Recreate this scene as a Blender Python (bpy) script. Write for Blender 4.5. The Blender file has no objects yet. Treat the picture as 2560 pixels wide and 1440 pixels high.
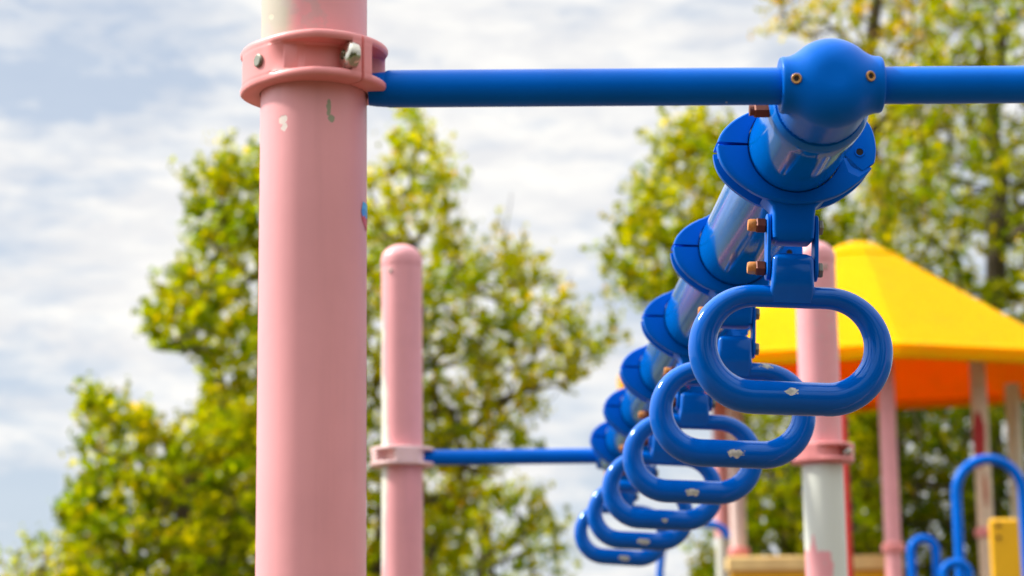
import bpy, math, random
import numpy as np
from mathutils import Matrix, Vector
R = math.radians
C = bpy.context.scene.collection
rng = np.random.default_rng(7)

# ------------------------------------------------------------------ camera
F = 5333.3                      # focal length in photograph pixels (75 mm on 36 mm)
CZ = 1.55                       # eye height
v = np.array([(1197-1280)/F, (1742-720)/F, 1.0]); v /= np.linalg.norm(v)
roll = 0.0118
u = np.array([-math.sin(roll), -math.cos(roll), 0.0]); u[2] = -(u@v)/v[2]; u /= np.linalg.norm(u)
xx = np.cross(v, u); xx = xx if xx[0] > 0 else -xx
AX = np.stack([xx, v, u])       # world axes as rows in camera space (x right, y down, z forward)
cam_d = bpy.data.cameras.new('camera'); cam = bpy.data.objects.new('camera', cam_d); C.objects.link(cam)
m = Matrix.Identity(4)
for i in range(3):
    m[i][0] = AX[i][0]; m[i][1] = -AX[i][1]; m[i][2] = -AX[i][2]
m[2][3] = CZ
cam.matrix_world = m
cam_d.sensor_width = 36.0; cam_d.lens = 75.0; cam_d.clip_start = 0.05; cam_d.clip_end = 3000
cam_d.dof.use_dof = True; cam_d.dof.focus_distance = 2.05; cam_d.dof.aperture_fstop = 7.2
cam_d.dof.aperture_blades = 9
sc = bpy.context.scene
sc.camera = cam

def at(px, py, Y):
    """surveying helper: the place at distance Y (along the ladder) seen at a photograph pixel"""
    d = AX @ np.array([(px-1280)/F, (py-720)/F, 1.0])
    p = d*(Y/d[1]); p[2] += CZ
    return p

# ------------------------------------------------------------------ mesh helpers
class MB:
    def __init__(self): self.v = []; self.f = []
    def add(self, vs, fs):
        n = len(self.v)
        self.v += [tuple(float(c) for c in p) for p in vs]
        self.f += [tuple(i+n for i in f) for f in fs]
        return self
    def loft(self, rings, caps=True, closed=False):
        k = len(rings[0]); n = len(rings); vs = [p for r in rings for p in r]; fs = []
        for i in range(n if closed else n-1):
            j = (i+1) % n
            for a in range(k):
                b = (a+1) % k
                fs.append((i*k+a, i*k+b, j*k+b, j*k+a))
        if caps and not closed:
            fs.append(tuple(range(k-1, -1, -1))); fs.append(tuple((n-1)*k+a for a in range(k)))
        return self.add(vs, fs)
    def lathe(self, prof, n=48, axis='z', org=(0, 0, 0), a0=0.0):
        rings = []
        for r, h in prof:
            ring = []
            for k in range(n):
                t = a0+2*math.pi*k/n; c, s = r*math.cos(t), r*math.sin(t)
                p = {'z': (c, s, h), 'x': (h, c, s), 'y': (s, h, c)}[axis]
                ring.append((p[0]+org[0], p[1]+org[1], p[2]+org[2]))
            rings.append(ring)
        return self.loft(rings)
    def box_loft(self, secs, axis='z', org=(0, 0, 0), n=5):
        """rounded-rectangle sections: (h, half_a, half_b, corner)"""
        rings = []
        for h, a, b, r in secs:
            ring = []
            for cx, cy, s in ((1, 1, 0), (-1, 1, 90), (-1, -1, 180), (1, -1, 270)):
                for q in range(n):
                    t = R(s+90*q/(n-1))
                    x = cx*(a-r)+r*math.cos(t); y = cy*(b-r)+r*math.sin(t)
                    p = {'z': (x, y, h), 'x': (h, x, y), 'y': (y, h, x)}[axis]
                    ring.append((p[0]+org[0], p[1]+org[1], p[2]+org[2]))
            rings.append(ring)
        return self.loft(rings)
    def box(self, x0, x1, y0, y1, z0, z1, bev=0.004):
        cx, cy = (x0+x1)/2, (y0+y1)/2; a, b = (x1-x0)/2, (y1-y0)/2
        bev = min(bev, a*.6, b*.6, (z1-z0)*.3)
        return self.box_loft([(z0, a-bev, b-bev, bev*.6), (z0+bev, a, b, bev), (z1-bev, a, b, bev), (z1, a-bev, b-bev, bev*.6)],
                             'z', (cx, cy, 0), n=4)
    def tube(self, pts, rad, n=20, closed=False, up=(0, 1, 0)):
        pts = [np.array(p, float) for p in pts]; N = len(pts); up = np.array(up, float); rings = []
        for i, p in enumerate(pts):
            a = pts[(i-1) % N] if (closed or i > 0) else p
            b = pts[(i+1) % N] if (closed or i < N-1) else p
            t = b-a; t /= np.linalg.norm(t)
            w = np.cross(up, t); w /= np.linalg.norm(w); q = np.cross(t, w)
            r = rad[i] if hasattr(rad, '__len__') else rad
            rings.append([p+r*(math.cos(2*math.pi*k/n)*w+math.sin(2*math.pi*k/n)*q) for k in range(n)])
        return self.loft(rings, closed=closed)
    def xform(self, mat):
        self.v = [tuple(mat @ Vector(p)) for p in self.v]; return self
    def build(self, name, mat, parent=None, loc=None, smooth=True, ang=35):
        me = bpy.data.meshes.new(name); me.from_pydata(self.v, [], self.f); me.validate()
        import bmesh
        bm = bmesh.new(); bm.from_mesh(me); bmesh.ops.recalc_face_normals(bm, faces=bm.faces); bm.to_mesh(me); bm.free()
        if smooth:
            for p in me.polygons: p.use_smooth = True
            me.set_sharp_from_angle(angle=R(ang))
        me.materials.append(mat)
        o = bpy.data.objects.new(name, me); C.objects.link(o)
        if parent: o.parent = parent
        if loc is not None: o.location = loc
        return o

def thing(name, label, cat, loc=(0, 0, 0), group=None, rot=(0, 0, 0)):
    o = bpy.data.objects.new(name, None); C.objects.link(o)
    o.location = loc; o.rotation_euler = rot; o.empty_display_size = .05
    o['label'] = label; o['category'] = cat
    if group: o['group'] = group
    return o
def tag(o, label, cat, group=None):
    o['label'] = label; o['category'] = cat
    if group: o['group'] = group
    return o

# ------------------------------------------------------------------ material helpers
class NT:
    def __init__(self, name):
        self.m = bpy.data.materials.new(name); self.m.use_nodes = True
        self.t = self.m.node_tree; self.n = self.t.nodes; self.n.clear()
        self.out = self.n.new('ShaderNodeOutputMaterial')
    def node(self, typ, ins=None, **kw):
        n = self.n.new(typ)
        for k, val in kw.items(): setattr(n, k, val)
        for k, val in (ins or {}).items():
            if hasattr(val, 'is_output'): self.t.links.new(val, n.inputs[k])
            else: n.inputs[k].default_value = val
        return n
    def math(self, op, a, b=0.0, clamp=False):
        return self.node('ShaderNodeMath', {0: a, 1: b}, operation=op, use_clamp=clamp).outputs[0]
    def vmath(self, op, a, b=(0, 0, 0)):
        n = self.node('ShaderNodeVectorMath', {0: a, 1: b}, operation=op)
        return n.outputs['Value'] if op in ('LENGTH', 'DISTANCE', 'DOT_PRODUCT') else n.outputs[0]
    def noise(self, vec, scale, detail=3.0, rough=.55):
        return self.node('ShaderNodeTexNoise', {'Vector': vec, 'Scale': scale, 'Detail': detail, 'Roughness': rough}).outputs
    def mix(self, f, a, b):
        n = self.node('ShaderNodeMix', {0: f}, data_type='RGBA')
        for s, val in ((6, a), (7, b)):
            if hasattr(val, 'is_output'): self.t.links.new(val, n.inputs[s])
            else: n.inputs[s].default_value = (*val, 1) if len(val) == 3 else val
        return n.outputs[2]
    def step(self, x, lo, hi, a=0.0, b=1.0):
        return self.node('ShaderNodeMapRange', {0: x, 1: lo, 2: hi, 3: a, 4: b}, interpolation_type='SMOOTHSTEP').outputs[0]
    def obj(self): return self.node('ShaderNodeTexCoord').outputs['Object']
    def finish(self, shader): self.t.links.new(shader, self.out.inputs[0]); return self.m

def chip_mask(g, co, centre, size, wob=1.5, scale=200):
    """ragged chip: 1 inside"""
    d = g.vmath('DIVIDE', g.vmath('SUBTRACT', co, centre), size)
    n = g.noise(co, scale, 2.0)
    d = g.math('ADD', g.vmath('LENGTH', d), g.math('MULTIPLY', g.math('SUBTRACT', n[0], .5), wob))
    return g.step(d, .95, 1.0, 1.0, 0.0)

def painted(name, col, rough=.3, coat=.0, var=.06, speck=.0, speckcol=(.5, .5, .5), bump=.05, chips=(), extra=None, spec=.5, tint=(1, 1, 1), streak=0.0):
    g = NT(name); co = g.obj()
    n = g.noise(co, 9, 4)
    base = g.mix(g.step(n[0], .3, .7), [c*(1-var) for c in col], [min(1, c*(1+var)) for c in col])
    if streak:      # long rain streaks down the paint, and a little grime
        sv = g.vmath('MULTIPLY', co, (1, 1, .06)); sn = g.noise(sv, 60, 4)[0]
        base = g.mix(g.math('MULTIPLY', g.step(sn, .48, .72), streak), base, [c*.62 for c in col])
        base = g.mix(g.math('MULTIPLY', g.step(g.noise(co, 17, 5)[0], .55, .75), streak*.8), base, [min(1, c*1.15+.04) for c in col])
    if extra: base = extra(g, co, base)
    r = g.math('ADD', g.math('MULTIPLY', g.noise(co, 30, 4)[0], .12), rough-.06)
    hgt = g.noise(co, 160, 2)[0]
    if speck:
        vo = g.node('ShaderNodeTexVoronoi', {'Vector': co, 'Scale': 45.0}, feature='F1')
        s1 = g.step(vo.outputs['Distance'], .035, .06, 1, 0)
        s2 = g.math('GREATER_THAN', g.node('ShaderNodeSeparateColor', {0: vo.outputs['Color']}).outputs[0], 1-speck)
        base = g.mix(g.math('MULTIPLY', s1, s2), base, speckcol)
    cm = None
    for cen, size, ccol in chips:
        mk = chip_mask(g, co, cen, size)
        base = g.mix(mk, base, ccol)
        r = g.node('ShaderNodeMix', {0: mk, 2: r, 3: .7}).outputs[0]
        cm = mk if cm is None else g.math('MAXIMUM', cm, mk)
    b = g.node('ShaderNodeBump', {'Strength': bump, 'Distance': .002, 'Height': hgt})
    nrm = b.outputs[0]
    if cm is not None:
        nrm = g.node('ShaderNodeBump', {'Strength': .6, 'Distance': .0006, 'Height': cm, 'Normal': nrm}, invert=True).outputs[0]
    p = g.node('ShaderNodeBsdfPrincipled', {'Base Color': base, 'Roughness': r, 'Coat Weight': coat, 'Coat Roughness': .08, 'Normal': nrm, 'Specular IOR Level': spec, 'Specular Tint': (*tint, 1)})
    return g.finish(p.outputs[0])

BLUE = (.0, .130, .62)
PINK = (.79, .338, .352)
m_blue = painted('blue_paint', BLUE, .34, .0, .07, .03, (.35, .45, .6), .03, spec=.25, tint=(.15, .5, 1))
m_beam = painted('gloss_blue_paint', (.0, .155, .62), .08, .0, .08, .05, (.3, .2, .6), .015, tint=(.28, .6, 1))

def grip_material():
    """dip-coated blue grip with paint chips; chip places are read from each ring's own properties"""
    g = NT('blue_grip_coating'); co = g.obj()
    n = g.noise(co, 12, 4)
    base = g.mix(g.step(n[0], .3, .7), (.0, .096, .48), (.0, .124, .58))
    vo = g.node('ShaderNodeTexVoronoi', {'Vector': co, 'Scale': 70.0}, feature='F1')
    s1 = g.step(vo.outputs['Distance'], .03, .06, 1, 0)
    s2 = g.math('GREATER_THAN', g.node('ShaderNodeSeparateColor', {0: vo.outputs['Color']}).outputs[0], .93)
    base = g.mix(g.math('MULTIPLY', s1, s2), base, (.55, .62, .72))
    cm = None
    for k in ('chip', 'chip_two'):
        a = g.node('ShaderNodeAttribute', attribute_type='OBJECT', attribute_name=k+'_place').outputs['Vector']
        s = g.node('ShaderNodeAttribute', attribute_type='OBJECT', attribute_name=k+'_size').outputs['Vector']
        mk = chip_mask(g, co, a, s, 1.7, 230)
        cm = mk if cm is None else g.math('MAXIMUM', cm, mk)
    chipcol = g.mix(g.step(g.noise(co, 200, 2)[0], .4, .6), (.62, .60, .52), (.42, .42, .36))
    base = g.mix(cm, base, chipcol)
    r = g.node('ShaderNodeMix', {0: cm, 2: g.math('ADD', g.math('MULTIPLY', n[0], .08), .07), 3: .75}).outputs[0]
    nrm = g.node('ShaderNodeBump', {'Strength': .04, 'Distance': .002, 'Height': g.noise(co, 60, 3)[0]}).outputs[0]
    nrm = g.node('ShaderNodeBump', {'Strength': .7, 'Distance': .0007, 'Height': cm, 'Normal': nrm}, invert=True).outputs[0]
    p = g.node('ShaderNodeBsdfPrincipled', {'Base Color': base, 'Roughness': r, 'Normal': nrm, 'Specular IOR Level': .5, 'Specular Tint': (.45, .7, 1, 1)})
    return g.finish(p.outputs[0])
m_grip = grip_material()

def faded_top(g, co, base):
    # sun-bleached, worn band above the collar on the left side of the near post
    s = g.node('ShaderNodeSeparateXYZ', {0: co}).outputs
    n = g.noise(co, 40, 5)[0]
    edge = g.math('ADD', s[0], g.math('MULTIPLY', g.math('SUBTRACT', n, .5), .012))
    left = g.step(edge, -.022, -.008, 1, 0)
    up = g.step(s[2], 2.07, 2.075)
    base = g.mix(g.math('MULTIPLY', left, up), base, (.50, .44, .34))
    n2 = g.noise(co, 55, 5)[0]
    sm = g.math('MULTIPLY', g.step(n2, .52, .62), g.math('MULTIPLY', up, g.step(s[0], .030, .012)))
    return g.mix(g.math('MULTIPLY', sm, .4), base, (.52, .40, .38))
NP = at(785, 200, 1.732)     # axis of the near post
def post_pt(px, py):
    a = at(px, py, 1.732); x = a[0]-NP[0]; y = -math.sqrt(max(0, .0445**2-x*x))
    a = at(px, py, 1.732+y)
    return (a[0]-NP[0], y, a[2])
m_near_post = painted('faded_pink_paint', PINK, .42, 0, .045, .10, (.36, .13, .12), .05, [
    (post_pt(708, 300), (.0035, .008, .0048), (.80, .68, .62)),
    (post_pt(712, 318), (.0028, .008, .0036), (.80, .68, .62)),
    (post_pt(822, 268), (.0022, .008, .0075), (.32, .33, .22)),
    (post_pt(828, 295), (.0026, .008, .0035), (.32, .33, .22)),
    (post_pt(680, 45), (.0025, .01, .0025), (.62, .55, .42))], faded_top, streak=.12)
m_pink = painted('pink_paint', PINK, .42, 0, .045, .08, (.36, .13, .12), .05, streak=.14)
def white_edge(g, co, base):
    s = g.node('ShaderNodeSeparateXYZ', {0: co}).outputs
    n = g.noise(co, 14, 4)[0]
    e = g.math('ADD', s[0], g.math('MULTIPLY', g.math('SUBTRACT', n, .5), .02))
    e = g.math('ADD', e, g.math('MULTIPLY', g.math('ABSOLUTE', g.math('SUBTRACT', s[2], 2.06)), .055))
    return g.mix(g.step(e, -.031, -.024, 1, 0), base, (.66, .64, .54))
m_pink_edge = painted('pink_paint_worn_edge', PINK, .42, 0, .045, .08, (.36, .13, .12), .05, (), white_edge, streak=.14)
def primer_below(g, co, base):
    s = g.node('ShaderNodeSeparateXYZ', {0: co}).outputs
    n = g.noise(co, 22, 5)[0]
    below = g.step(s[2], 2.03, 2.033, 1, 0)
    n3 = g.noise(co, 70, 5)[0]
    wob = g.math('ADD', g.math('MULTIPLY', g.math('SUBTRACT', n, .5), .04), g.math('MULTIPLY', g.math('SUBTRACT', n3, .5), .030))
    finger = g.step(g.math('ABSOLUTE', g.math('ADD', s[0], .031)), .0, .009, .036, 0)
    jag = g.math('ADD', g.math('SUBTRACT', s[2], finger), wob)
    side = g.math('ADD', s[0], g.math('MULTIPLY', wob, .6))
    back = g.math('MAXIMUM', g.step(jag, 1.846, 1.848), g.step(side, .006, .008))
    base = g.mix(g.math('MULTIPLY', g.step(n3, .62, .66), .5), base, (.60, .44, .42))
    return g.mix(g.math('MULTIPLY', below, back), base, (.66, .68, .60))
m_pink_primer = painted('pink_paint_over_primer', PINK, .42, 0, .045, .08, (.36, .13, .12), .05, (), primer_below, streak=.14)
def peel(lo, col2):
    def fn(g, co, base):
        s = g.node('ShaderNodeSeparateXYZ', {0: co}).outputs
        n = g.noise(co, 9, 5)[0]
        return g.mix(g.step(g.math('ADD', s[2], g.math('MULTIPLY', g.math('SUBTRACT', n, .5), .14)), lo, lo+.02), base, col2)
    return fn
m_red = painted('red_shade', (.48, .012, .008), .4)  # deep red shade of the pink posts, put into a colour
m_white_pink = painted('white_primer_pink_top', (.62, .62, .54), .5, 0, .06, .05, (.5, .2, .2), .05, (), peel(2.46, PINK))
m_white = painted('white_primer', (.72, .68, .52), .5, 0, .06)
m_pale = painted('pale_pink_primer', (.78, .58, .53), .5, 0, .06)
def red_patch(g, co, base):
    mk = chip_mask(g, co, (-.02, -.03, 2.90), (.035, .05, .16), .5, 14)
    mk2 = chip_mask(g, co, (.0, -.04, 2.62), (.012, .05, .09), .7, 24)
    base = g.mix(mk, base, (.42, .01, .01))
    return g.mix(mk2, base, (.46, .12, .06))
m_peeled = painted('peeled_primer', (.70, .52, .36), .5, 0, .12, 0, (0, 0, 0), .05, (), red_patch)
m_white_collar = painted('bleached_pink_casting', (.78, .52, .50), .5, 0, .10)
def dusty(g, co, base):
    nz = g.node('ShaderNodeSeparateXYZ', {0: g.node('ShaderNodeNewGeometry').outputs['Normal']}).outputs[2]
    n = g.noise(co, 70, 5)[0]
    return g.mix(g.math('MULTIPLY', g.math('MULTIPLY', g.step(nz, .5, .9), g.step(n, .45, .6)), .7), base, (.40, .31, .25))
m_pink_cast = painted('pink_casting', (.78, .265, .255), .40, 0, .05, .04, (.36, .13, .12), .05, (), dusty)
m_orange_wood = painted('tan_plastic', (.96, .66, .27), .5, 0, .08)
m_yellow_panel = painted('yellow_plastic_panel', (.88, .45, .0), .45, 0, .05)

def metal(name, col, rough, metallic=1.0):
    g = NT(name); co = g.obj(); n = g.noise(co, 220, 4)
    base = g.mix(n[0], [c*.6 for c in col], col)
    p = g.node('ShaderNodeBsdfPrincipled', {'Base Color': base, 'Roughness': rough, 'Metallic': metallic})
    return g.finish(p.outputs[0])
m_steel = metal('zinc_steel', (.62, .58, .48), .22)
m_grey = metal('dull_grey_steel', (.30, .30, .24), .45, .7)
m_brass = metal('rusty_brass', (.70, .36, .12), .4, .6)
m_rust = metal('rusty_nut', (.20, .045, .018), .5, .3)
m_rust_tip = metal('orange_rust_tip', (.80, .30, .06), .5, .0)
m_black = painted('dark_hole', (.01, .008, .008), .8, bump=0)  # black colour in place of the shade inside small holes

def yellow_shell():
    g = NT('yellow_canopy_plastic'); co = g.obj()
    n = g.noise(co, 3, 4)
    base = g.mix(n[0], (.76, .315, .0), (.82, .37, .0))
    sv = g.vmath('MULTIPLY', co, (1, 1, .25)); base = g.mix(g.math('MULTIPLY', g.step(g.noise(sv, 7, 5)[0], .52, .72), .25), base, (.55, .30, .01))
    p = g.node('ShaderNodeBsdfPrincipled', {'Base Color': base, 'Roughness': .5, 'Specular IOR Level': .02, 'Subsurface Weight': 1.0,
                                            'Subsurface Radius': (1.0, .20, .005), 'Subsurface Scale': .085})
    return g.finish(p.outputs[0])
m_canopy = yellow_shell()
m_liner = painted('orange_canopy_lining', (.95, .25, .0), .6, 0, .03, spec=0)

def leaf_material(name, ramp, trans=.56):
    g = NT(name)
    rnd = g.node('ShaderNodeNewGeometry').outputs['Random Per Island']
    cr = g.node('ShaderNodeValToRGB', {0: rnd}); el = cr.color_ramp.elements
    while len(el) < len(ramp): el.new(.5)
    for e, (pos, c) in zip(el, ramp): e.position = pos; e.color = (*c, 1)
    # boughs differ: some still green, some already turning
    bough = g.step(g.noise(g.obj(), 1.6, 3, .6)[0], .36, .64)
    leafc = g.node('ShaderNodeMix', {0: 1.0}, data_type='RGBA', blend_type='MULTIPLY')
    g.t.links.new(cr.outputs[0], leafc.inputs[6]); g.t.links.new(g.mix(bough, (.60, .78, .8), (1.12, 1.02, 1.0)), leafc.inputs[7])
    leafc = leafc.outputs[2]
    d = g.node('ShaderNodeBsdfPrincipled', {'Base Color': leafc, 'Roughness': .6, 'Specular IOR Level': .05})
    hs = g.node('ShaderNodeHueSaturation', {'Color': leafc, 'Saturation': 1.1, 'Value': 1.9})
    t = g.node('ShaderNodeBsdfTranslucent', {'Color': hs.outputs[0]})
    return g.finish(g.node('ShaderNodeMixShader', {0: trans, 1: d.outputs[0], 2: t.outputs[0]}).outputs[0])
m_leaf_green = leaf_material('green_leaves', [(0, (0.120, 0.164, 0.0010)), (.4, (0.240, 0.267, 0.0010)), (.8, (0.396, 0.371, 0.0020)), (.97, (0.504, 0.414, 0.0030)), (1, (0.624, 0.371, 0.0040))])
m_leaf_lime = leaf_material('yellow_green_leaves', [(0, (0.156, 0.196, 0.0010)), (.4, (0.312, 0.327, 0.0015)), (.8, (0.468, 0.414, 0.0020)), (.96, (0.576, 0.436, 0.0030)), (1, (0.672, 0.349, 0.0030))])
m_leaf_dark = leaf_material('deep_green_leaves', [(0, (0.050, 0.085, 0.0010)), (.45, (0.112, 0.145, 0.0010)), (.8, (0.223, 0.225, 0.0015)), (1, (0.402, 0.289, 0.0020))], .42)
m_leaf_autumn = leaf_material('golden_turning_leaves', [(0, (.22, .24, .002)), (.4, (.40, .35, .002)), (.8, (.55, .40, .003)), (1, (.60, .30, .003))])
m_bark = painted('brown_bark', (.075, .055, .032), .9, 0, .3, bump=.6)

# ------------------------------------------------------------------ ground
def ground():
    g = NT('wood_chips_and_grass'); co = g.obj()
    n = g.noise(co, 1.5, 6); n2 = g.noise(co, 45, 4)
    c1 = g.mix(n2[0], (.055, .036, .022), (.14, .09, .05))
    c2 = g.mix(n2[0], (.035, .05, .01), (.08, .10, .02))
    s = g.vmath('LENGTH', g.vmath('SUBTRACT', co, (1, 6, 0)))
    f = g.step(g.math('ADD', s, g.math('MULTIPLY', n[0], 2.0)), 11.5, 12)
    b = g.node('ShaderNodeBump', {'Strength': .6, 'Distance': .03, 'Height': n2[0]})
    p = g.node('ShaderNodeBsdfPrincipled', {'Base Color': g.mix(f, c1, c2), 'Roughness': .95, 'Normal': b.outputs[0]})
    mt = g.finish(p.outputs[0])
    mb = MB(); n = 96; rad = [0.0, 5, 12, 25, 60, 150, 400, 900]
    rings = [[(r*math.cos(2*math.pi*k/n), r*math.sin(2*math.pi*k/n), 0) for k in range(n)] for r in rad[1:]]
    mb.loft(rings, caps=False); mb.f.append(tuple(range(n)))
    o = mb.build('ground', mt); o['kind'] = 'structure'
ground()

# ------------------------------------------------------------------ posts and collars
PR = .0445
def pole_mesh(top, r=PR, bottom=0.0):
    mb = MB()
    zs = [bottom] + [bottom+(top-bottom)*k/6 for k in range(1, 7)]
    mb.lathe([(r, z) for z in zs], 64); return mb
def cap_mesh(top, r=PR):
    mb = MB(); e = r+.0012
    prof = [(e-.001, top), (e, top+.0012), (e, top+.012)] + [(e*math.cos(t), top+.012+.036*math.sin(t)) for t in np.linspace(.08, math.pi/2-.02, 14)]
    return mb.lathe(prof, 64)

def shell_mesh(axis_deg, H=.0200, ri=PR+.0008, k=1.0):
    """half of a two-piece cast collar: flanged channel closing in a thick bolted ear at each end; axis_deg = heading of its middle"""
    al = np.concatenate([np.linspace(0, 62, 32), np.linspace(63, 79.6, 12), [80.4, 81.0, 82, 85.0, 88.6, 89.4]])
    al = np.concatenate([-al[::-1][:-1], al])
    mb = MB(); rings = []
    for a in al:
        b = abs(a)
        rf = .0550+.0080*min(1, b/50)**1.5
        q = np.clip((a-4)/50, 0, 1) if a > 0 else np.clip((b-37)/14, 0, 1)      # long pocket one side, short the other
        q = q*q*(3-2*q)
        if b < 80: rw = rf-.0002+(.0464-rf)*q
        else: rw = rf-.0002
        rf = ri+(rf-ri)*k; rw = ri+(rw-ri)*k
        e = .0028
        if b > 89: rf -= .0012; rw -= .0012
        t = .0076; d = rf-rw; g1 = min(e*.5, d); f1 = min(.0016, d*.5)
        prof = [(ri, -H), (rf-e, -H), (rf-.3*e, -H+.35*e), (rf, -H+e), (rf, -H+t-e*.6), (rf-g1, -H+t), (rw+f1, -H+t+.0004), (rw, -H+t+.0022),
                (rw, H-t-.0022), (rw+f1, H-t-.0004), (rf-g1, H-t), (rf, H-t+e*.6), (rf, H-e), (rf-.3*e, H-.35*e), (rf-e, H), (ri, H)]
        th = R(axis_deg+a)
        rings.append([(r*math.cos(th), r*math.sin(th), z) for r, z in prof])
    mb.loft(rings); return mb

def button_head(mb, p, nrm, r=.0118, h=.0056):
    """domed head at p facing nrm"""
    q = Vector(nrm).to_track_quat('Z', 'Y').to_matrix().to_4x4(); q.translation = Vector(p)
    prof = [(r*.95, -.004), (r, 0), (r, .001)]+[(r*math.cos(t), .001+h*math.sin(t)) for t in np.linspace(.25, 1.12, 7)]
    prof += [(r*.36, .001+h*.93), (r*.32, .001+h*.45), (.0006, .001+h*.45)]
    return MB().lathe(prof, 32).xform(q)
def disc_at(p, nrm, r, h):
    q = Vector(nrm).to_track_quat('Z', 'Y').to_matrix().to_4x4(); q.translation = Vector(p)
    return MB().lathe([(r, -.002), (r, h*.6), (r*.8, h), (.0005, h)], 24).xform(q)

def collar(post, z, split_deg, mat, k=1.0, detail=True):
    """two collar shells meeting at heading split_deg (degrees from +X); bolts through the ears, drive rivet mid-shell"""
    a1 = split_deg-90; a2 = split_deg+90
    for a in (a2, a1):
        s = shell_mesh(a, k=k).build('collar_shell', mat, post, (0, 0, z), ang=40)
        if detail:
            for sg in ((1, -1) if a == a1 else ()):
                th = R(a+sg*80.2); rr = .0590
                tang = Vector((sg*math.sin(th), -sg*math.cos(th), 0))
                p = Vector((rr*math.cos(th), rr*math.sin(th), 0))
                button_head(None, p+tang*.0004, tang).build('collar_bolt', m_steel, s)
            th = R(a-5); p = Vector((.0553*math.cos(th), .0553*math.sin(th), .0005))
            disc_at(p, (math.cos(th), math.sin(th), 0), .0056, .0022).build('drive_rivet', m_grey, s)

GP = 'pink posts of the overhead ring ladder'
BX, BZ = .3012, CZ+.5037          # beam axis
Y0, Y1 = 1.732, 4.585             # the two crossbars
# near left post
post = thing('support_post', 'thick pink post with a bolted collar, white paint chips and a sticker scrap', 'post', (NP[0], Y0, 0), GP)
pole_mesh(2.75).build('pole', m_near_post, post)
cap_mesh(2.75).build('cap', m_pink, post)
collar(post, CZ+.5172, -46, m_pink_cast)
# scrap of a sticker on the post's right flank
mb = MB(); sp = at(912, 545, Y0)
g0 = []; 
for z, t0, t1 in ((sp[2]+.0105, -20, -4), (sp[2]+.002, -24, -2), (sp[2]-.005, -22, -3), (sp[2]-.012, -12, -4)):
    g0.append([((PR+.0005)*math.cos(R(t)), (PR+.0005)*math.sin(R(t)), z) for t in np.linspace(t0, t1, 5)])
vs = [p for r in g0 for p in r]; fs = [(i*5+j, i*5+j+1, i*5+j+6, i*5+j+5) for i in range(3) for j in range(4)]
mb.add(vs, fs)
def sticker_mat():
    g = NT('torn_sticker'); co = g.obj(); s = g.node('ShaderNodeSeparateXYZ', {0: co}).outputs
    zz = g.math('ADD', s[2], g.math('MULTIPLY', g.math('SUBTRACT', g.noise(co, 150, 3)[0], .5), .008))
    c = g.mix(g.step(zz, sp[2]-.002, sp[2]-.001), (.6, .03, .02), (.02, .25, .65))
    c = g.mix(g.step(zz, sp[2]+.004, sp[2]+.005), c, (.05, .4, .75))
    return g.finish(g.node('ShaderNodeBsdfPrincipled', {'Base Color': c, 'Roughness': .4}).outputs[0])
mb.build('sticker', sticker_mat(), post)
# near right post (just outside the frame; carries the crossbar)
NRX = 2*BX-NP[0]
post = thing('support_post', 'pink post carrying the right end of the nearest blue crossbar', 'post', (NRX, Y0, 0), GP)
pole_mesh(2.5).build('pole', m_pink, post); cap_mesh(2.5).build('cap', m_pink, post)
collar(post, CZ+.5145, -137, m_pink_cast)
# far posts
FL = at(1005.5, 1137, Y1); FRt = at(2055, 1135, Y1)
post = thing('support_post', 'domed pink post with a bleached whitish collar, left of the distant blue crossbar', 'post', (FL[0], Y1, 0), GP)
zt = at(1005, 652, Y1)[2]-.012
pole_mesh(zt).build('pole', m_pink_edge, post); cp = cap_mesh(zt).build('cap', m_pink, post)
disc_at((-.024, -.0375, zt-.017), (-.54, -.84, 0), .005, .003).build('rivet', m_steel, cp)
collar(post, CZ+.508, -152, m_white_collar, 1.35)
post = thing('support_post', 'domed pink post worn to white primer below its collar', 'post', (FRt[0], Y1, 0), GP)
pole_mesh(zt).build('pole', m_pink_primer, post); cp = cap_mesh(zt).build('cap', m_pink, post)
disc_at((.016, -.0415, zt-.017), (.36, -.93, 0), .005, .003).build('rivet', m_steel, cp)
collar(post, CZ+.507, -28, m_pink_cast, 1.35)

# ------------------------------------------------------------------ crossbars
def crossbar(x0, x1, y, z, r, label):
    t = thing('crossbar', label, 'crossbar', ((x0+x1)/2, y, z), 'blue crossbars of the overhead ring ladder')
    L = (x1-x0)/2
    MB().lathe([(r*.93, -L), (r, -L+.003)]+[(r, x) for x in np.linspace(-L+.02, L-.02, 9)]+[(r, L-.003), (r*.93, L)], 40, 'x').build('bar', m_blue, t)
    for s in (-1, 1):   # tapered weld lug towards each post collar
        MB().lathe([(r*.84, s*(L+.014)), (r*.90, s*(L+.008)), (r*.93, s*(L+.001)), (r*.94, s*(L-.002))], 32, 'x', (0, 0, -.0006)).build('end_lug', m_blue, t)
    return t
m_dark_blue = painted('scuffed_dark_paint', (.012, .018, .03), .5, 0, .3)
crossbar(NP[0]+.060, NRX-.060, Y0, CZ+.5030, .0158, 'long blue crossbar from the thick chipped pink post through the rounded tee casting')
crossbar(FL[0]+.052, FRt[0]-.052, Y1, CZ+.5075, .0168, 'distant blue crossbar between the two domed pink posts')

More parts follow.
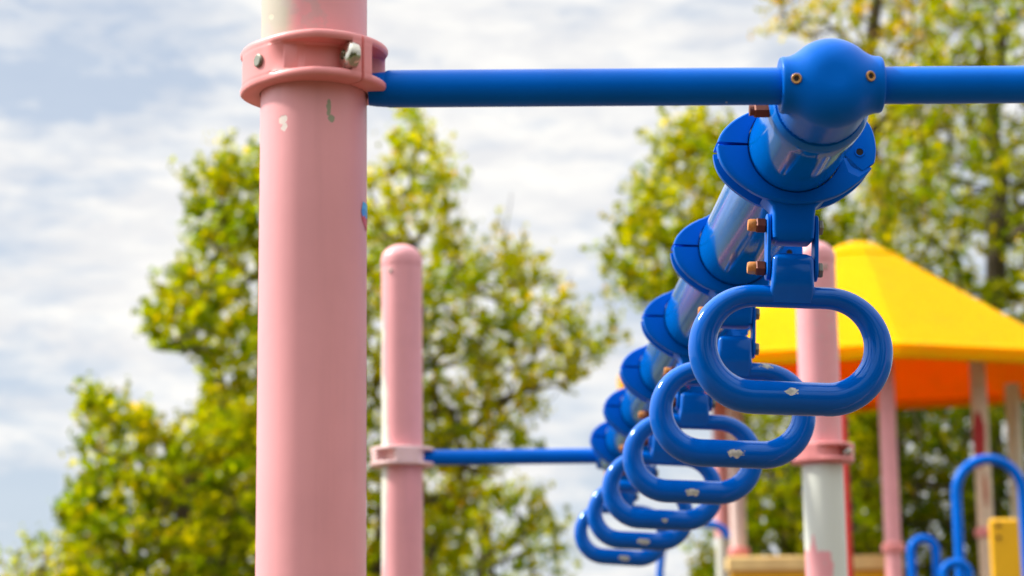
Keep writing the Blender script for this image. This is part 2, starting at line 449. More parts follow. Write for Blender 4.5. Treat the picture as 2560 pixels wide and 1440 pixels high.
# ------------------------------------------------------------------ overhead beam
BR = .0440
beam = thing('overhead_beam', 'fat glossy blue tube running away from the tee casting and carrying the row of rings', 'beam', (BX, Y0, BZ))
prof = [(.0400, .052), (.0432, .0575), (BR, .0625)]+[(BR, y) for y in np.linspace(.08, Y1-Y0-.09, 30)]+[(BR, Y1-Y0-.0625), (.0432, Y1-Y0-.0575), (.040, Y1-Y0-.052)]
MB().lathe(prof, 96, 'y').build('tube', m_beam, beam)
def sdf_tee(p, front):
    x, y, z = p[..., 0], p[..., 1]*front, p[..., 2]
    rb = .0390; e = .030                                    # rounded barrel along Y
    q = np.stack([np.sqrt(x*x+z*z)-(rb-e), np.abs(y-.040)-(.072-e)], -1)
    d1 = np.sqrt((np.maximum(q, 0)**2).sum(-1))+np.minimum(q.max(-1), 0)-e
    e2 = .0022
    q = np.stack([np.sqrt(y*y+z*z)-(.0240-e2), np.abs(x)-(.0432-e2)], -1)
    d2 = np.sqrt((np.maximum(q, 0)**2).sum(-1))+np.minimum(q.max(-1), 0)-e2
    k = .007; h = np.clip(.5+.5*(d2-d1)/k, 0, 1)
    d = d2*(1-h)+d1*h-k*h*(1-h)
    return np.maximum(d, y-.050)
def tee(front):
    n, mth = 128, 96
    mb = MB(); ths = np.linspace(0.0, math.pi, mth)
    th, ph = np.meshgrid(ths, np.linspace(0, 2*math.pi, n, endpoint=False), indexing='ij')
    d = np.stack([np.cos(th), np.sin(th)*np.cos(ph), np.sin(th)*np.sin(ph)], -1)     # poles on the sleeve axis
    t = np.zeros(th.shape)
    for _ in range(90): t += np.clip(sdf_tee(d*t[..., None], front), -.01, .01)*.8
    p = d*t[..., None]
    mb.loft([list(r) for r in p], caps=True); return mb
tj = tee(1).build('tee_casting', m_blue, beam, ang=50)
for px, py in ((1990, 200), (2173, 195)):
    a = at(px, py, Y0-.021); loc = (a[0]-BX, -.0235, a[2]-BZ)
    # find the casting surface along -Y at that x, z
    y = -.06
    for _ in range(80): y += float(sdf_tee(np.array([loc[0], y, loc[2]]), 1))*.7
    nrm = np.array([0, 0, 0.])
    for i in range(3):
        e = np.zeros(3); e[i] = 1e-4
        nrm[i] = sdf_tee(np.array([loc[0], y, loc[2]])+e, 1)-sdf_tee(np.array([loc[0], y, loc[2]])-e, 1)
    nrm /= np.linalg.norm(nrm)
    q = Vector(nrm).to_track_quat('Z', 'Y').to_matrix().to_4x4(); q.translation = Vector((loc[0], y, loc[2]))+Vector(nrm)*.0009
    s = MB().lathe([(.0044, -.004), (.0044, .0003), (.0040, .0007), (.0027, .0006), (.0024, -.0005), (.0004, -.0006)], 28).xform(q).build('set_screw', m_brass, tj)
    MB().lathe([(.0023, -.001), (.0023, -.0002), (.0003, -.0002)], 6).xform(q).build('hex_socket', m_black, s)
tee(-1).build('tee_casting', m_blue, beam, (0, Y1-Y0, 0), ang=50)

# ------------------------------------------------------------------ rings
HT = .0215                        # half thickness of a clamp along the beam
lo_t = [(176, .0735), (186, .0735), (195, .0715), (208, .0660), (219, .0618), (245, .0560), (270, .0555), (290, .0580), (314, .0655), (330, .0735), (339, .0775), (346, .0775), (356, .076)]
up_t = [(-24, .0755), (-12, .0760), (0, .0752), (8, .0742), (16, .0712), (30, .0625), (45, .0525), (60, .0492), (90, .0485), (120, .0488), (136, .0505), (150, .0580), (159, .0635), (172, .0712), (180, .0735), (184, .0735)]
def smooth_tab(tab, th):
    xs = np.array([a for a, _ in tab]); ys = np.array([b for _, b in tab])
    return np.mean([np.interp(th+d, xs, ys) for d in np.linspace(-4, 4, 9)], axis=0)
def clamp_half(tab, a0, a1):
    """a0(r), a1(r): end headings (deg) as functions of radius fraction 0..1"""
    n = 72; rings = []; ri = BR+.0007; e = .0022
    for k in range(n+1):
        t = k/n
        mid = a0(.5)+(a1(.5)-a0(.5))*t
        ro = float(smooth_tab(tab, mid))
        gr = max(ri+.0015, ro-.0065) if ro-ri > .010 else ro-.0012
        loop = [(ri, -HT+.0008), (ri+.0008, -HT), (ri+(ro-ri)*.35, -HT), (ri+(ro-ri)*.7, -HT), (ro-e, -HT), (ro-.35*e, -HT+.35*e), (ro, -HT+e), (ro, -HT+.0085), (gr, -HT+.0105), (gr, HT-.0105), (ro, HT-.0085), (ro, HT-e), (ro-e, HT), (ri+.0008, HT), (ri, HT-.0008)]
        ring = []
        for r, y in loop:
            f = min(1, max(0, (r-ri)/max(ro-ri, 1e-4)))
            th = R(a0(f)+(a1(f)-a0(f))*t)
            ring.append((r*math.cos(th), y, r*math.sin(th)))
        rings.append(ring)
    return MB().loft(rings)
def hexagon(x0, x1, r, y, z, ch=.0012):
    return MB().lathe([(r-ch, x0), (r, x0+ch), (r, x1-ch), (r-ch, x1)], 6, 'x', (0, y, z), R(12))

ring = thing('overhead_ring', '', 'hanging ring', (BX, 1.955, BZ), 'blue rings hanging in a row from the beam')
hing0 = lambda f: -6-13*math.sin(math.pi*min(1, f*1.02))*1.0-4*f      # rounded knuckle of the upper half
up = clamp_half(up_t, hing0, lambda f: 178.9).build('upper_clamp', m_blue, ring, ang=30)
for sgn, nm in ((1, 'pin_hole_disc'),):
    MB().lathe([(.0034, -HT-.0006), (.0034, -HT+.001)], 20, 'y', (.0600, 0, -.004)).build(nm, m_black, up)  # black disc in place of the shaded depth of the pin hole
    MB().lathe([(.0050, -HT-.0003), (.0046, -HT-.0010), (.0034, -HT-.0009), (.0034, -HT+.001)], 24, 'y', (.0600, 0, -.004)).build('pin_rim', m_blue, up)
lowb = clamp_half(lo_t, lambda f: 181.8, lambda f: 360+hing0(f)-4.2-2.6*math.sin(math.pi*f))
def sector(mb, t0, t1, r0, r1, y0, y1, n=10):
    rr = []
    for t in np.linspace(R(t0), R(t1), n):
        rr.append([(r*math.cos(t), y, r*math.sin(t)) for r, y in ((r0, y0), (r1, y0), (r1, y1), (r0, y1))])
    mb.loft(rr)
sector(lowb, -27, -3, BR+.0012, .0640, .0060, .0140)       # tongue inside the hinge and behind the parting line
sector(lowb, 174, 186, BR+.0012, .0700, -.0030, .0140)
low = lowb.build('lower_clamp', m_blue, ring, ang=30)
st = MB(); zb = -.0895
st.box_loft([(zb, .0162, .0120, .003), (zb+.0030, .0192, .0150, .004), (zb+.012, .0198, .0160, .004), (-.064, .0198, .0165, .004), (-.057, .0206, .0168, .004), (-.0525, .0250, .0172, .004), (-.0495, .0290, .0172, .004)], 'z', n=6)
st.build('hanger_lug', m_blue, low, ang=40)
for s in (-1, 1):
    mb = MB(); x = s*.0222; za, zc, w = -.0730, -.1140, .0112
    prof = [(w*math.cos(t), za+w*math.sin(t)) for t in np.linspace(0, math.pi, 15)]+[(w*math.cos(t), zc+w*math.sin(t)) for t in np.linspace(math.pi, 2*math.pi, 15)]
    rr = []
    for dx, k in ((-.0019, .93), (-.0013, 1.0), (.0013, 1.0), (.0019, .93)):
        rr.append([(x+dx, a*k, (z-(za+zc)/2)*(1-(1-k)*.35)+(za+zc)/2) for a, z in prof])
    mb.loft(rr); mb.build('link_plate', m_blue, ring, ang=40)
for z in (-.0730, -.1140):
    b = hexagon(.0242, .0292, .0078, 0, z).build('bolt', m_grey, ring, smooth=False)
    hexagon(-.0338, -.0243, .0076, 0, z).build('nut', m_rust, b, smooth=False)
    MB().lathe([(.0058, -.0338), (.0060, -.0345), (.0058, -.0395), (.0050, -.0412), (.0010, -.0415)], 20, 'x', (0, 0, z)).build('thread_end', m_rust_tip, b)
    MB().lathe([(.0035, -.025), (.0035, .025)], 16, 'x', (0, 0, z)).build('shank', m_grey, b)
# grip: stadium loop of a tube that thickens towards the hand bar, with its lug
ZT, ZB = -.1405, -.2360
HW = .0818; rad = (ZT-ZB)/2; hs = HW-rad; zc = (ZT+ZB)/2
path = []
for x in np.linspace(-hs, hs, 22)[:-1]: path.append((x, 0, ZT))
for t in np.linspace(90, -90, 36)[:-1]: path.append((hs+rad*math.cos(R(t)), 0, zc+rad*math.sin(R(t))))
for x in np.linspace(hs, -hs, 22)[:-1]: path.append((x, 0, ZB))
for t in np.linspace(-90, -270, 36)[:-1]: path.append((-hs+rad*math.cos(R(t)), 0, zc+rad*math.sin(R(t))))
rads = [.0104+.0053*np.clip((ZT-p[2])/(ZT-ZB), 0, 1)**.8 for p in path]
grip_mb = MB().tube(path, rads, 28, True)
lug = MB(); lug.box_loft([(-.1475, .0185, .0095, .004), (-.1400, .0215, .0115, .005), (-.1345, .0208, .0135, .005), (-.1280, .0200, .0150, .005), (-.1075, .0196, .0155, .005), (-.1035, .0182, .0140, .005), (-.1012, .0145, .0105, .004)], 'z', n=6)
grip = grip_mb.build('grip', m_grip, ring)
lug.build('grip_lug', m_grip, grip, ang=50)
def copy_tree(o, parent=None):
    c = o.copy(); C.objects.link(c)
    if parent: c.parent = parent; c.matrix_parent_inverse = o.matrix_parent_inverse.copy()
    for ch in list(o.children): copy_tree(ch, c)
    return c
FAR = (9, 9, 9); S0 = (.001, .001, .001)
specs = [  # tilt, chip place, chip size, second chip
    (2.6, (.000, -.0145, ZB+.0045), (.0065, .006, .0032), FAR, S0, 'blue ring hanging closest to the tee casting, with a small white chip'),
    (2.7, (.003, -.0150, ZB-.001), (.0088, .007, .0050), (.0370, -.006, ZT+.006), (.0075, .008, .0040), 'second ring from the tee casting, with pale chips on its grip and on top'),
    (2.7, (-.001, -.0150, ZB-.002), (.0100, .007, .0048), FAR, S0, 'third ring from the tee casting, with a wide tan chip on its grip'),
    (3.3, (.004, -.0150, ZB-.002), (.0055, .006, .0028), FAR, S0, 'fourth ring from the tee casting, with only a tiny tan chip on its grip'),
    (3.4, (.006, -.0150, ZB-.002), (.0110, .007, .0048), FAR, S0, 'fifth ring from the tee casting, with a long flat tan chip on its grip'),
    (4.2, (.006, -.0150, ZB-.002), (.0105, .007, .0050), FAR, S0, 'sixth and last ring of the row, smallest and closest to the distant crossbar'),
]
proto = ring
for i, (tilt, c1, s1, c2, s2, lab) in enumerate(specs):
    o = proto if i == 0 else copy_tree(proto)
    o.location = (BX, 1.955+.46*i, BZ); o['label'] = lab
    for ch in o.children:
        if ch.name.split('.')[0] == 'grip':
            for q in [ch]+list(ch.children):
                q['chip_place'] = list(map(float, c1)); q['chip_size'] = list(map(float, s1))
                q['chip_two_place'] = list(map(float, c2)); q['chip_two_size'] = list(map(float, s2))
    o.rotation_euler = (0, R(tilt), 0)
# rusty clamp bolt on the beam flank under the crossbar
mb = hexagon(-.0075, .0065, .0070, 0, 0); mb.lathe([(.0048, -.0115), (.0048, -.0074)], 16, 'x')
a = at(1906, 276, 1.80)
mb.build('clamp_nut', m_rust, beam, (a[0]-BX, 1.80-Y0, a[2]-BZ), smooth=False)

# ------------------------------------------------------------------ canopy shelter
Nc = at(2275, 893, 11.0); ez = Nc[2]
cx, cy, cr = Nc[0]-.04, 12.13, 1.12
SX = 1.27                        # the shelter is wider than deep
top_z = at(2150, 605, cy)[2]
roof = thing('canopy_roof', 'yellow plastic canopy roof with eight sloping sides and orange underside', 'canopy', (cx, cy, ez))
def octo(r, z, n=8):
    out = []
    for k in range(n):
        a = -90+360*k/n
        for d in (-2.2, -1.0, 0, 1.0, 2.2):
            q = 1-.0025*abs(d)
            ca, sa = math.cos(R(a)), math.sin(R(a))
            # corner rounding along both sides
            t = d*.012*r
            e1 = Vector((-sa, ca)); inw = Vector((-ca, -sa))
            p = Vector((ca, sa))*r+e1*t*3*math.cos(R(22.5))+inw*abs(t)*3*math.sin(R(22.5))
            if d == 0: p += inw*.004*r
            out.append((p.x*SX, p.y, z))
    return out
hz = top_z-ez
outer = [(.985*cr, .0), (cr, .006), (cr, .078), (.985*cr, .090), (.96*cr, .100)]
for f in np.linspace(.1, 1, 10): outer.append((.96*cr-(.96*cr-.165)*f, .10+(hz-.075-.10)*f))
outer += [(.135, hz-.052), (.105, hz-.030), (.075, hz-.014), (.045, hz-.004), (.015, hz)]
inner = [(.015, hz-.020), (.065, hz-.035), (.105, hz-.058), (.155, hz-.098)]
for f in np.linspace(.15, 1, 6): inner.append((.155+(.93*cr-.155)*f, hz-.098+(.082-hz+.098)*f))
inner += [(.962*cr, .058), (.968*cr, .0)]
MB().loft([octo(r, z) for r, z in outer+inner], closed=True).build('roof_shell', m_canopy, roof, ang=15)
MB().loft([octo(r, z) for r, z in ((.200, hz-.105), (.206, hz-.098), (.196, hz-.088), (.176, hz-.082), (.170, hz-.100))], closed=True).build('seam_ring', m_canopy, roof)
cp_g = 'posts holding up the yellow canopy'
def cpost(px0, py0, px1, py1, Y, mat, label, r=.0445, top=None, fl=None):
    a = at(px0, py0, Y); b = at(px1, py1, Y); x = (a[0]+b[0])/2
    t = thing('canopy_post', label, 'post', (x, Y, 0), cp_g)
    dx = (x-cx); dy = (Y-cy); q = math.hypot(dx, dy)/cr
    tz = top if top else ez+hz*max(0, 1-q)*.86
    pole_mesh(tz, r).build('pole', mat, t)
    if fl:
        fz = at(px1, fl, Y)[2]
        MB().lathe([(r+.001, -.03), (r+.014, -.026), (r+.018, -.010), (r+.018, .010), (r+.008, .022), (r+.001, .026)], 40).build('flange_collar', m_pink_cast, t, (0, 0, fz))
    return t
cpost(2217, 950, 2229, 1350, 11.35, m_pink, 'pink post with a collar, under the front corner of the yellow canopy', fl=1368)
cpost(2457, 1050, 2459, 1350, 11.6, m_peeled, 'peeling cream canopy post with a long dark red patch', fl=1330)
cpost(2538, 1000, 2548, 1400, 12.5, m_white, 'white canopy post beside the right edge, behind the tall blue handrail')
cpost(1802, 1050, 1806, 1400, 12.6, m_white_pink, 'thin canopy post, pink above and white below, left of its pale neighbour')
cpost(1841, 1050, 1843, 1350, 12.2, m_pale, 'pale pink canopy post ending in a pink foot flange on the tan rail', fl=1378)
# red uprights added in place of the deep red shade on pink posts
def shade_strip(px, y0, y1, Y, r, label, mat=m_red):
    a = at(px, (y0+y1)/2, Y); zt_ = at(px, y0, Y)[2]; zb_ = at(px, y1, Y)[2]
    t = thing('red_shade_strip', label, 'shade_strip', (a[0], Y, 0), 'red strips added for the shade on the pink posts')
    pole_mesh(zt_, r).build('strip_body', mat, t)
    MB().lathe([(r, zt_)]+[(r*math.cos(q), zt_+r*math.sin(q)) for q in np.linspace(.1, 1.5, 7)], 24).build('strip_cap', mat, t)
shade_strip(1816, 985, 1310, 12.75, .022, 'red strip added for the shaded side of the pink and white canopy post')
shade_strip(2114, 1010, 1255, 8.2, .012, 'thin red strip added for the shaded edge of the worn domed pink post')
shade_strip(2212, 905, 1010, 11.9, .03, 'red strip added for the canopy shadow on the pink canopy post with a collar')
# tan guard rail board
a = at(1815, 1385, 12.05); b = at(2250, 1385, 12.05); zt2 = at(2000, 1390, 12.05)[2]; z2 = at(2000, 1428, 12.05)[2]
t = thing('guard_rail', 'tan horizontal rail board with a yellow panel beneath, between the canopy posts', 'guard rail', ((a[0]+b[0])/2, 12.05, 0))
L = (b[0]-a[0])/2
MB().box(-L, L, -.05, .05, z2, zt2, .012).build('top_board', m_orange_wood, t)
MB().box(-L+.02, L-.02, -.02, .02, z2-.75, z2-.002, .008).build('lower_panel', m_yellow_panel, t)
# yellow play panel
a = at(2472, 1297, 10.4); b = at(2545, 1300, 10.4)
t = thing('play_panel', 'narrow yellow plastic panel with bolt holes at the right edge beside the cream post', 'panel', ((a[0]+b[0])/2, 10.4, 0))
L = (b[0]-a[0])/2
MB().box(-L, L, -.02, .02, a[2]-.9, a[2], .015).build('board', m_yellow_panel, t)
for px, py in ((2497, 1313), (2497, 1344)):
    h = at(px, py, 10.375)
    MB().lathe([(.011, -.006), (.011, 0), (.002, .001)], 16, 'y').build('bolt_head', m_rust, t, (h[0]-t.location.x, -.0205, h[2]))
# blue hoops
def hoop(name, pxl, pxr, ytop, Y, r, label, lean=0.0, bottom=.9, arch=1.0, grp='blue tube hoops of the climber'):
    a = at(pxl, ytop, Y); b = at(pxr, ytop, Y); w = (b[0]-a[0])/2; top = at((pxl+pxr)/2, ytop, Y)[2]
    t = thing(name, label, 'handrail', ((a[0]+b[0])/2, Y, 0), grp)
    pts = [(-w+.0, 0, bottom), (-w, 0, (bottom+top-w*arch)/2)]
    for q in np.linspace(180, 0, 26): pts.append((w*math.cos(R(q)), 0, top-w*arch+w*arch*math.sin(R(q))))
    pts += [(w, 0, (bottom+top-w*arch)/2), (w, 0, bottom)]
    pts = [(p[0]+lean*(p[2]-top), p[1], p[2]-r) for p in pts]
    MB().tube(pts, r, 20).build('tube', m_blue, t)
    for s in (-w, w):
        MB().lathe([(.020+r, 0), (.020+r, .02), (r+.004, .028)], 24).build('foot', m_blue, t, (s+lean*(bottom-top), 0, bottom-r-.03))
    return t
hoop('tube_hoop', 2386, 2552, 1136, 9.6, .0225, 'tall blue tube hoop at the right edge, arching in front of the peeling cream post', bottom=.03)
hoop('tube_hoop', 2276, 2338, 1336, 9.9, .0205, 'short narrow blue tube hoop left of the tall one', bottom=.03)
hoop('tube_hoop', 2357, 2420, 1396, 9.3, .0190, 'lowest little blue hoop crossing the leg of the tall hoop', bottom=.03, arch=.8)
# bent blue rail behind the rings
a = at(1700, 1330, 9.0); pts = []
for px, py in ((1650, 1430), (1655, 1380), (1672, 1340), (1705, 1316), (1750, 1309), (1790, 1313), (1810, 1324), (1818, 1345)):
    p = at(px, py, 9.0); pts.append((p[0]-a[0], 0, p[2]))
pts = [(pts[0][0], 0, .03)]+pts
t = thing('bent_rail', 'bent blue rail whose end curls down in front of the pink and white post', 'handrail', (a[0], 9.0, 0))
MB().tube(pts, .016, 18).build('tube', m_blue, t)
MB().lathe([(.03, 0), (.034, .004), (.034, .02), (.02, .028)], 24).build('foot', m_blue, t, (pts[0][0], 0, .0))

# ------------------------------------------------------------------ trees
def inside(poly, P):
    x, y = P[:, 0], P[:, 1]; c = np.zeros(len(P), bool); n = len(poly)
    for i in range(n):
        x1, y1 = poly[i]; x2, y2 = poly[(i+1) % n]
        if y1 == y2: continue
        k = ((y1 > y) != (y2 > y)) & (x < (x2-x1)*(y-y1)/(y2-y1)+x1); c ^= k
    return c
def tree(name, label, cat, poly, Y, basepx, mat, spacing=40, layers=3, leaf=.07, per=34, depth=1.3, gaps=(), twigs=(), group='trees around the playground', seed=0, fill=1.0, trunk_r=.12):
    r = np.random.default_rng(seed); P = np.array(poly, float); lo, hi = P.min(0), P.max(0)
    sc_ = Y/F
    pts = []
    for L in range(layers):
        n = int((hi-lo).prod()/spacing**2*3)
        cand = lo+r.random((n, 2))*(hi-lo); cand = cand[inside(poly, cand)]
        keep = []
        for p in cand:
            if all((p[0]-q[0])**2+(p[1]-q[1])**2 > spacing**2 for q in keep):
                drop = False
                for gx, gy, gr, gp in gaps:
                    if ((p[0]-gx)/gr)**2+((p[1]-gy)/gr)**2 < 1 and r.random() < gp: drop = True
                if not drop and r.random() < fill: keep.append(p)
        for p in keep: pts.append((p[0], p[1], Y+(L-(layers-1)/2)*depth*2/max(1, layers)+r.normal()*depth*.28))
    nodes = np.array([at(*p) for p in pts])
    base = at(basepx, 1500, Y); base[2] = 0
    ctr = nodes.mean(0); zmin, zmax = nodes[:, 2].min(), nodes[:, 2].max()
    # trunk
    tz = np.linspace(0, zmin+(zmax-zmin)*.72, 9)
    tr = [np.array([base[0]+(ctr[0]-base[0])*(z/zmax)**1.3+.05*math.sin(3*z+seed), Y+.05*math.cos(2.3*z+seed), z]) for z in tz]
    N = [*tr]; par = [-1]+list(range(8)); leafy = [False]*9
    d0 = np.linalg.norm(nodes-np.array([ctr[0], Y, zmin+(zmax-zmin)*.35]), axis=1)
    extra = [at(px, py, Y) for px, py in twigs]
    order = [nodes[i] for i in np.argsort(d0)]+extra
    lf = [True]*len(nodes)+[False]*len(extra)
    for p, l in zip(order, lf):
        A = np.array(N); dv = p-A
        cost = np.linalg.norm(dv, axis=1)*np.where(dv[:, 2] < .02, 1.5, 1.0)
        if not l: cost = cost*np.where(np.abs(dv[:, 0]) > .5*dv[:, 2], 6, 1)+np.where(np.array(leafy), 0, 9)
        cost[0] += 50; cost[1] += 20
        N.append(p); par.append(int(np.argmin(cost))); leafy.append(l)
    cnt = np.ones(len(N))
    for i in range(len(N)-1, 0, -1):
        if par[i] >= 0: cnt[par[i]] += cnt[i]
    rr = np.minimum(trunk_r, .0055*cnt**.48)
    for i in range(9): rr[i] = max(rr[i], trunk_r*(1-.06*i))
    mb = MB()
    for i in range(1, len(N)):
        a, b = N[par[i]], N[i]; d = b-a; ln = np.linalg.norm(d)
        if ln < 1e-4: continue
        mid = (a+b)/2+r.normal(size=3)*ln*.06+np.array([0, 0, -.05*ln])
        t = d/ln; w = np.cross(t, [.3, .9, .1]); w /= np.linalg.norm(w); q = np.cross(t, w)
        k = 9 if i < 9 else 5
        ra = min(rr[par[i]], rr[i]*1.35); rm = rr[i]*1.1; rb = rr[i]*(.95 if cnt[i] > 1 else .5)
        mb.loft([[p_+R_*(math.cos(2*math.pi*z/k)*w+math.sin(2*math.pi*z/k)*q) for z in range(k)] for p_, R_ in ((a, ra), (mid, rm), (b, rb))])
    # leaves: short leafy shoots round each node
    V = []
    cl = [i for i in range(len(N)) if leafy[i]]
    for i in cl:
        c = N[i]; ns = 5+int(r.integers(0, 4)); rad_ = spacing*sc_*1.05*(.7+.6*r.random())
        n_tot = int(per*(.4+.8*r.random()))
        od = c-np.array([ctr[0], Y, zmin+(zmax-zmin)*.3]); od /= np.linalg.norm(od)
        sd = r.normal(size=(ns, 3)); sd /= np.linalg.norm(sd, axis=1)[:, None]
        sd = sd+od*.5+np.array([0, 0, .25]); sd *= (.7+.7*r.random(ns))[:, None]
        k = r.integers(0, ns, n_tot); tt = r.random(n_tot)**.7
        pos = c+sd[k]*(tt*rad_)[:, None]+r.normal(size=(n_tot, 3))*rad_*.15
        V.append(pos)
    V = np.concatenate(V); n = len(V)
    s = leaf*(.45+.9*r.random(n))
    a = r.normal(size=(n, 3)); a[:, 2] -= .4; a /= np.linalg.norm(a, axis=1)[:, None]
    b = r.normal(size=(n, 3)); b[:, 2] *= .6; b -= (a*b).sum(1)[:, None]*a; b /= np.linalg.norm(b, axis=1)[:, None]
    nr = np.cross(a, b)
    A = a*s[:, None]*.5; B = b*s[:, None]*.38; K = nr*s[:, None]*.10
    quad = np.stack([V-A, V+B+K-A*.1, V+A, V-B+K-A*.1], 1).reshape(-1, 3)
    t = thing(name, label, cat, (base[0], Y, 0), group)
    me = bpy.data.meshes.new('crown')
    me.vertices.add(4*n); me.vertices.foreach_set('co', (quad-np.array([base[0], Y, 0])).astype(np.float32).ravel())
    me.loops.add(4*n); me.loops.foreach_set('vertex_index', np.arange(4*n, dtype=np.int32))
    me.polygons.add(n); me.polygons.foreach_set('loop_start', np.arange(0, 4*n, 4, dtype=np.int32))
    me.update(calc_edges=True); me.validate(); me.materials.append(mat)
    o = bpy.data.objects.new('crown', me); C.objects.link(o); o.parent = t
    mb.v = [(x-base[0], y-Y, z) for x, y, z in mb.v]
    mb.build('trunk', m_bark, t)
    print('tree', label, len(nodes), n)
    return t

tree('leafy_tree', 'tall yellow-green tree rising behind the thick pink post', 'tree',
     [(480, 700), (470, 490), (540, 385), (600, 430), (660, 410), (760, 380), (830, 480), (850, 1000), (820, 1560), (500, 1560), (510, 1050), (525, 930), (470, 880), (360, 870), (400, 790), (440, 650)],
     17, 700, m_leaf_green, 45, 3, .064, 112, 1.2, [(560, 560, 50, .7), (600, 720, 50, .6), (500, 640, 45, .8), (480, 850, 50, .6), (600, 960, 50, .6)], seed=1)
tree('leafy_tree', 'airy yellow-green tree with bare upper twigs behind the slim domed pink post', 'tree',
     [(880, 1520), (860, 900), (890, 500), (935, 440), (985, 430), (1000, 340), (1045, 285), (1080, 370), (1110, 370), (1140, 460), (1120, 540), (1160, 620), (1290, 640), (1330, 700), (1400, 760), (1440, 800), (1530, 830), (1500, 900), (1440, 960), (1330, 1010), (1300, 1100), (1260, 1170), (1200, 1180), (1120, 1520)],
     18, 900, m_leaf_lime, 44, 3, .060, 78, 1.3, [(1110, 940, 60, .8), (1310, 960, 80, .7), (1200, 780, 45, .5), (1090, 540, 55, .6), (1230, 660, 50, .5), (1400, 830, 40, .4)],
     [(1280, 480), (1165, 490), (1395, 690), (1430, 680), (1305, 560), (1240, 520)], seed=2)
tree('bushy_tree', 'broad low tree filling the bottom left corner', 'tree',
     [(180, 1560), (185, 1330), (195, 1270), (225, 1180), (222, 1000), (260, 985), (300, 1070), (360, 1025), (385, 1090), (480, 1090), (560, 1050), (700, 1090), (760, 1560)],
     15.5, 520, m_leaf_green, 45, 3, .060, 122, 1.2, [(320, 1130, 50, .8), (420, 1150, 60, .7), (560, 1180, 60, .6), (440, 1290, 40, .7), (250, 1110, 40, .7)], seed=3)
tree('shrub', 'small rounded shrub in the very bottom left corner', 'shrub',
     [(-20, 1560), (15, 1450), (45, 1410), (90, 1365), (150, 1345), (230, 1400), (260, 1560)], 15, 90, m_leaf_lime, 38, 3, .055, 34, .7, seed=4, trunk_r=.06)
tree('bushy_tree', 'low green tree under the distant crossbar, between the slim post and the rings', 'tree',
     [(1000, 1560), (1040, 1290), (1130, 1210), (1230, 1190), (1330, 1250), (1390, 1320), (1410, 1560)],
     20, 1190, m_leaf_green, 44, 3, .062, 100, 1.2, [(1120, 1330, 50, .85), (1230, 1330, 50, .8), (1300, 1400, 50, .5), (1180, 1420, 50, .7)], seed=5)
tree('leafy_tree', 'green tree showing left of the beam and the clamps', 'tree',
     [(1860, 330), (1760, 300), (1700, 285), (1650, 390), (1620, 480), (1560, 530), (1545, 590), (1510, 640), (1560, 700), (1610, 760), (1760, 760), (1900, 780), (2080, 740), (2100, 480), (2000, 330)],
     19, 1900, m_leaf_green, 46, 3, .066, 122, 1.2, [(1760, 420, 40, .7), (1690, 560, 40, .5)], seed=6)
tree('autumn_tree', 'slender tree turning orange behind the tee casting', 'tree',
     [(1935, -120), (1945, 110), (2010, 85), (2100, 140), (2190, 200), (2150, 420), (2210, 560), (2330, 560), (2350, 300), (2330, -140)],
     21, 2230, m_leaf_autumn, 46, 3, .060, 66, 1.2, [(2060, 110, 40, .6), (2300, 250, 60, .5), (2230, 420, 70, .6)], seed=7)
tree('leafy_tree', 'large green tree filling the upper right corner', 'tree',
     [(2350, -140), (2320, 150), (2230, 330), (2150, 520), (2080, 600), (2100, 680), (2300, 760), (2560, 900), (2850, 960), (2850, -150)],
     20, 2420, m_leaf_green, 46, 3, .064, 78, 1.6, [(2300, 420, 60, .5), (2330, 590, 50, .8), (2480, 640, 70, .8), (2440, 470, 50, .7), (2260, 300, 50, .6), (2420, 120, 60, .5), (2530, 520, 50, .6), (2370, 690, 50, .6), (2520, 300, 50, .4)], seed=8)
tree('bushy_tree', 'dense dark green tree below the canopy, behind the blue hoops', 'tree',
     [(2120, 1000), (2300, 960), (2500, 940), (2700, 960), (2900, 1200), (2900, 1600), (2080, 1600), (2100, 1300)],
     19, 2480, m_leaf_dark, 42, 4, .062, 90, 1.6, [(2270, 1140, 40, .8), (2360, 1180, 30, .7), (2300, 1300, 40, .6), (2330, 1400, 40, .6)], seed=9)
tree('bushy_tree', 'green tree below the canopy, between the pale canopy post and the worn domed post', 'tree',
     [(1690, 1600), (1740, 1440), (1830, 1330), (1840, 1150), (1870, 1010), (2000, 960), (2150, 980), (2190, 1300), (2180, 1600)],
     18, 1960, m_leaf_green, 42, 4, .062, 80, 1.4, [(1970, 1180, 50, .6), (1930, 1370, 45, .8), (1960, 1120, 40, .5)], seed=10)

# unseen leaf mass added behind the viewer to darken the low sky there
r = np.random.default_rng(21); n = 9000
az = R(112)+r.random(n)*R(140); top = 5.6+1.6*np.sin(az*7)+1.3*np.sin(az*17+1)
hh = r.random(n)**.8*top; rad = 15+r.normal(size=n)*1.2
V = np.stack([rad*np.sin(az), rad*np.cos(az), hh+.2], 1)
a = r.normal(size=(n, 3)); a /= np.linalg.norm(a, axis=1)[:, None]
b = r.normal(size=(n, 3)); b -= (a*b).sum(1)[:, None]*a; b /= np.linalg.norm(b, axis=1)[:, None]
sz = (.30+.35*r.random(n))[:, None]
quad = np.stack([V-a*sz, V+b*sz*.7, V+a*sz, V-b*sz*.7], 1).reshape(-1, 3)
me = bpy.data.meshes.new('unseen_shade_wood'); me.from_pydata(quad.tolist(), [], [tuple(range(4*i, 4*i+4)) for i in range(n)]); me.materials.append(m_leaf_dark)
o = bpy.data.objects.new('unseen_shade_wood', me); C.objects.link(o); o['kind'] = 'stuff'

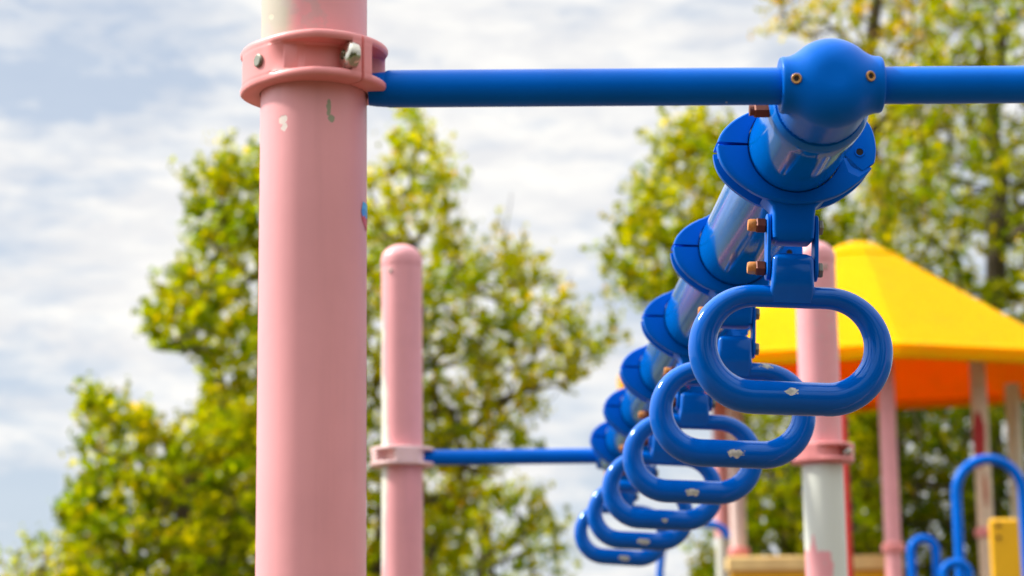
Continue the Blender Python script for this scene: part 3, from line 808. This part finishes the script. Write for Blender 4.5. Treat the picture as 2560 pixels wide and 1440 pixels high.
# ------------------------------------------------------------------ light
w = bpy.data.worlds.new('World'); sc.world = w; w.use_nodes = True
t = w.node_tree; t.nodes.clear()
class WN(NT):
    def __init__(self): self.t = t; self.n = t.nodes; self.out = self.n.new('ShaderNodeOutputWorld')
g = WN()
SE, SAZ = R(44), R(-79)         # sun elevation; heading measured from +Y towards +X
co = g.node('ShaderNodeTexCoord').outputs['Generated']
sky = g.node('ShaderNodeTexSky', sky_type='NISHITA', sun_disc=False, sun_elevation=SE, sun_rotation=SAZ, air_density=1.0, dust_density=.6, ozone_density=1.5)
# high broken cloud layer: noise over the dome, squashed towards the horizon
st_ = g.vmath('MULTIPLY', co, (1.0, 1.0, 3.4))
warp = g.node('ShaderNodeVectorMath', {0: st_, 1: g.node('ShaderNodeVectorMath', {0: g.noise(st_, 9, 3)[1], 1: (.06, .06, .06)}, operation='MULTIPLY').outputs[0]}, operation='ADD').outputs[0]
n1 = g.noise(warp, 7.0, 6, .6)[0]
n2 = g.noise(warp, 34.0, 4, .6)[0]
cov = g.math('ADD', g.math('MULTIPLY', n1, .62), g.math('MULTIPLY', n2, .38))
cov = g.step(cov, .36, .60)
shade = g.step(g.noise(warp, 22.0, 5, .62)[0], .34, .66)
def toward(px, py, r0, r1):
    d = Vector(at(px, py, 10)-np.array([0, 0, CZ])).normalized()
    dd = g.vmath('DOT_PRODUCT', co, tuple(d))
    return g.step(dd, math.cos(R(r0)), math.cos(R(r1)))
cov = g.math('SUBTRACT', cov, g.math('MULTIPLY', toward(260, 40, 4.6, .5), .60))
cov = g.math('SUBTRACT', cov, g.math('MULTIPLY', toward(40, 1270, 1.9, .3), .6))
cov = g.math('ADD', cov, g.math('MULTIPLY', toward(900, 720, 9, 3), .55))
cov = g.math('MAXIMUM', 0.0, g.math('MINIMUM', 1.0, cov))
cloud = g.mix(shade, (5.6, 5.63, 5.75), (6.75, 6.64, 6.42))
blue = g.mix(.8, sky.outputs[0], (3.55, 4.1, 4.95))
colr = g.mix(g.math('ADD', .10, g.math('MULTIPLY', cov, .90)), blue, cloud)
# thin overcast is brightest overhead and round the veiled sun
zz = g.node('ShaderNodeSeparateXYZ', {0: co}).outputs[2]
sdv = (math.sin(SAZ)*math.cos(SE), math.cos(SAZ)*math.cos(SE), math.sin(SE))
boost = g.math('ADD', 1.0, g.math('ADD', g.step(zz, .34, .95, 0, 1.3), g.step(g.vmath('DOT_PRODUCT', co, sdv), .55, 1.0, 0, 1.6)))
colr = g.node('ShaderNodeVectorMath', {0: colr, 3: g.math('MULTIPLY', boost, .94)}, operation='SCALE').outputs[0]
bg = g.node('ShaderNodeBackground', {'Color': colr, 'Strength': .1})
t.links.new(bg.outputs[0], g.out.inputs[0])
sd = bpy.data.lights.new('sun', 'SUN'); so = bpy.data.objects.new('sun', sd); C.objects.link(so)
sd.energy = 3.4; sd.angle = R(6); sd.color = (1, .95, .86)
d = Vector((math.sin(SAZ)*math.cos(SE), math.cos(SAZ)*math.cos(SE), math.sin(SE)))
so.rotation_euler = d.to_track_quat('Z', 'Y').to_euler()
sc.view_settings.view_transform = 'Standard'; sc.view_settings.look = 'None'; sc.view_settings.exposure = 0.72; sc.view_settings.gamma = 1.0
sc.render.engine = 'CYCLES'
sc.cycles.use_denoising = True
sc.cycles.max_bounces = 8
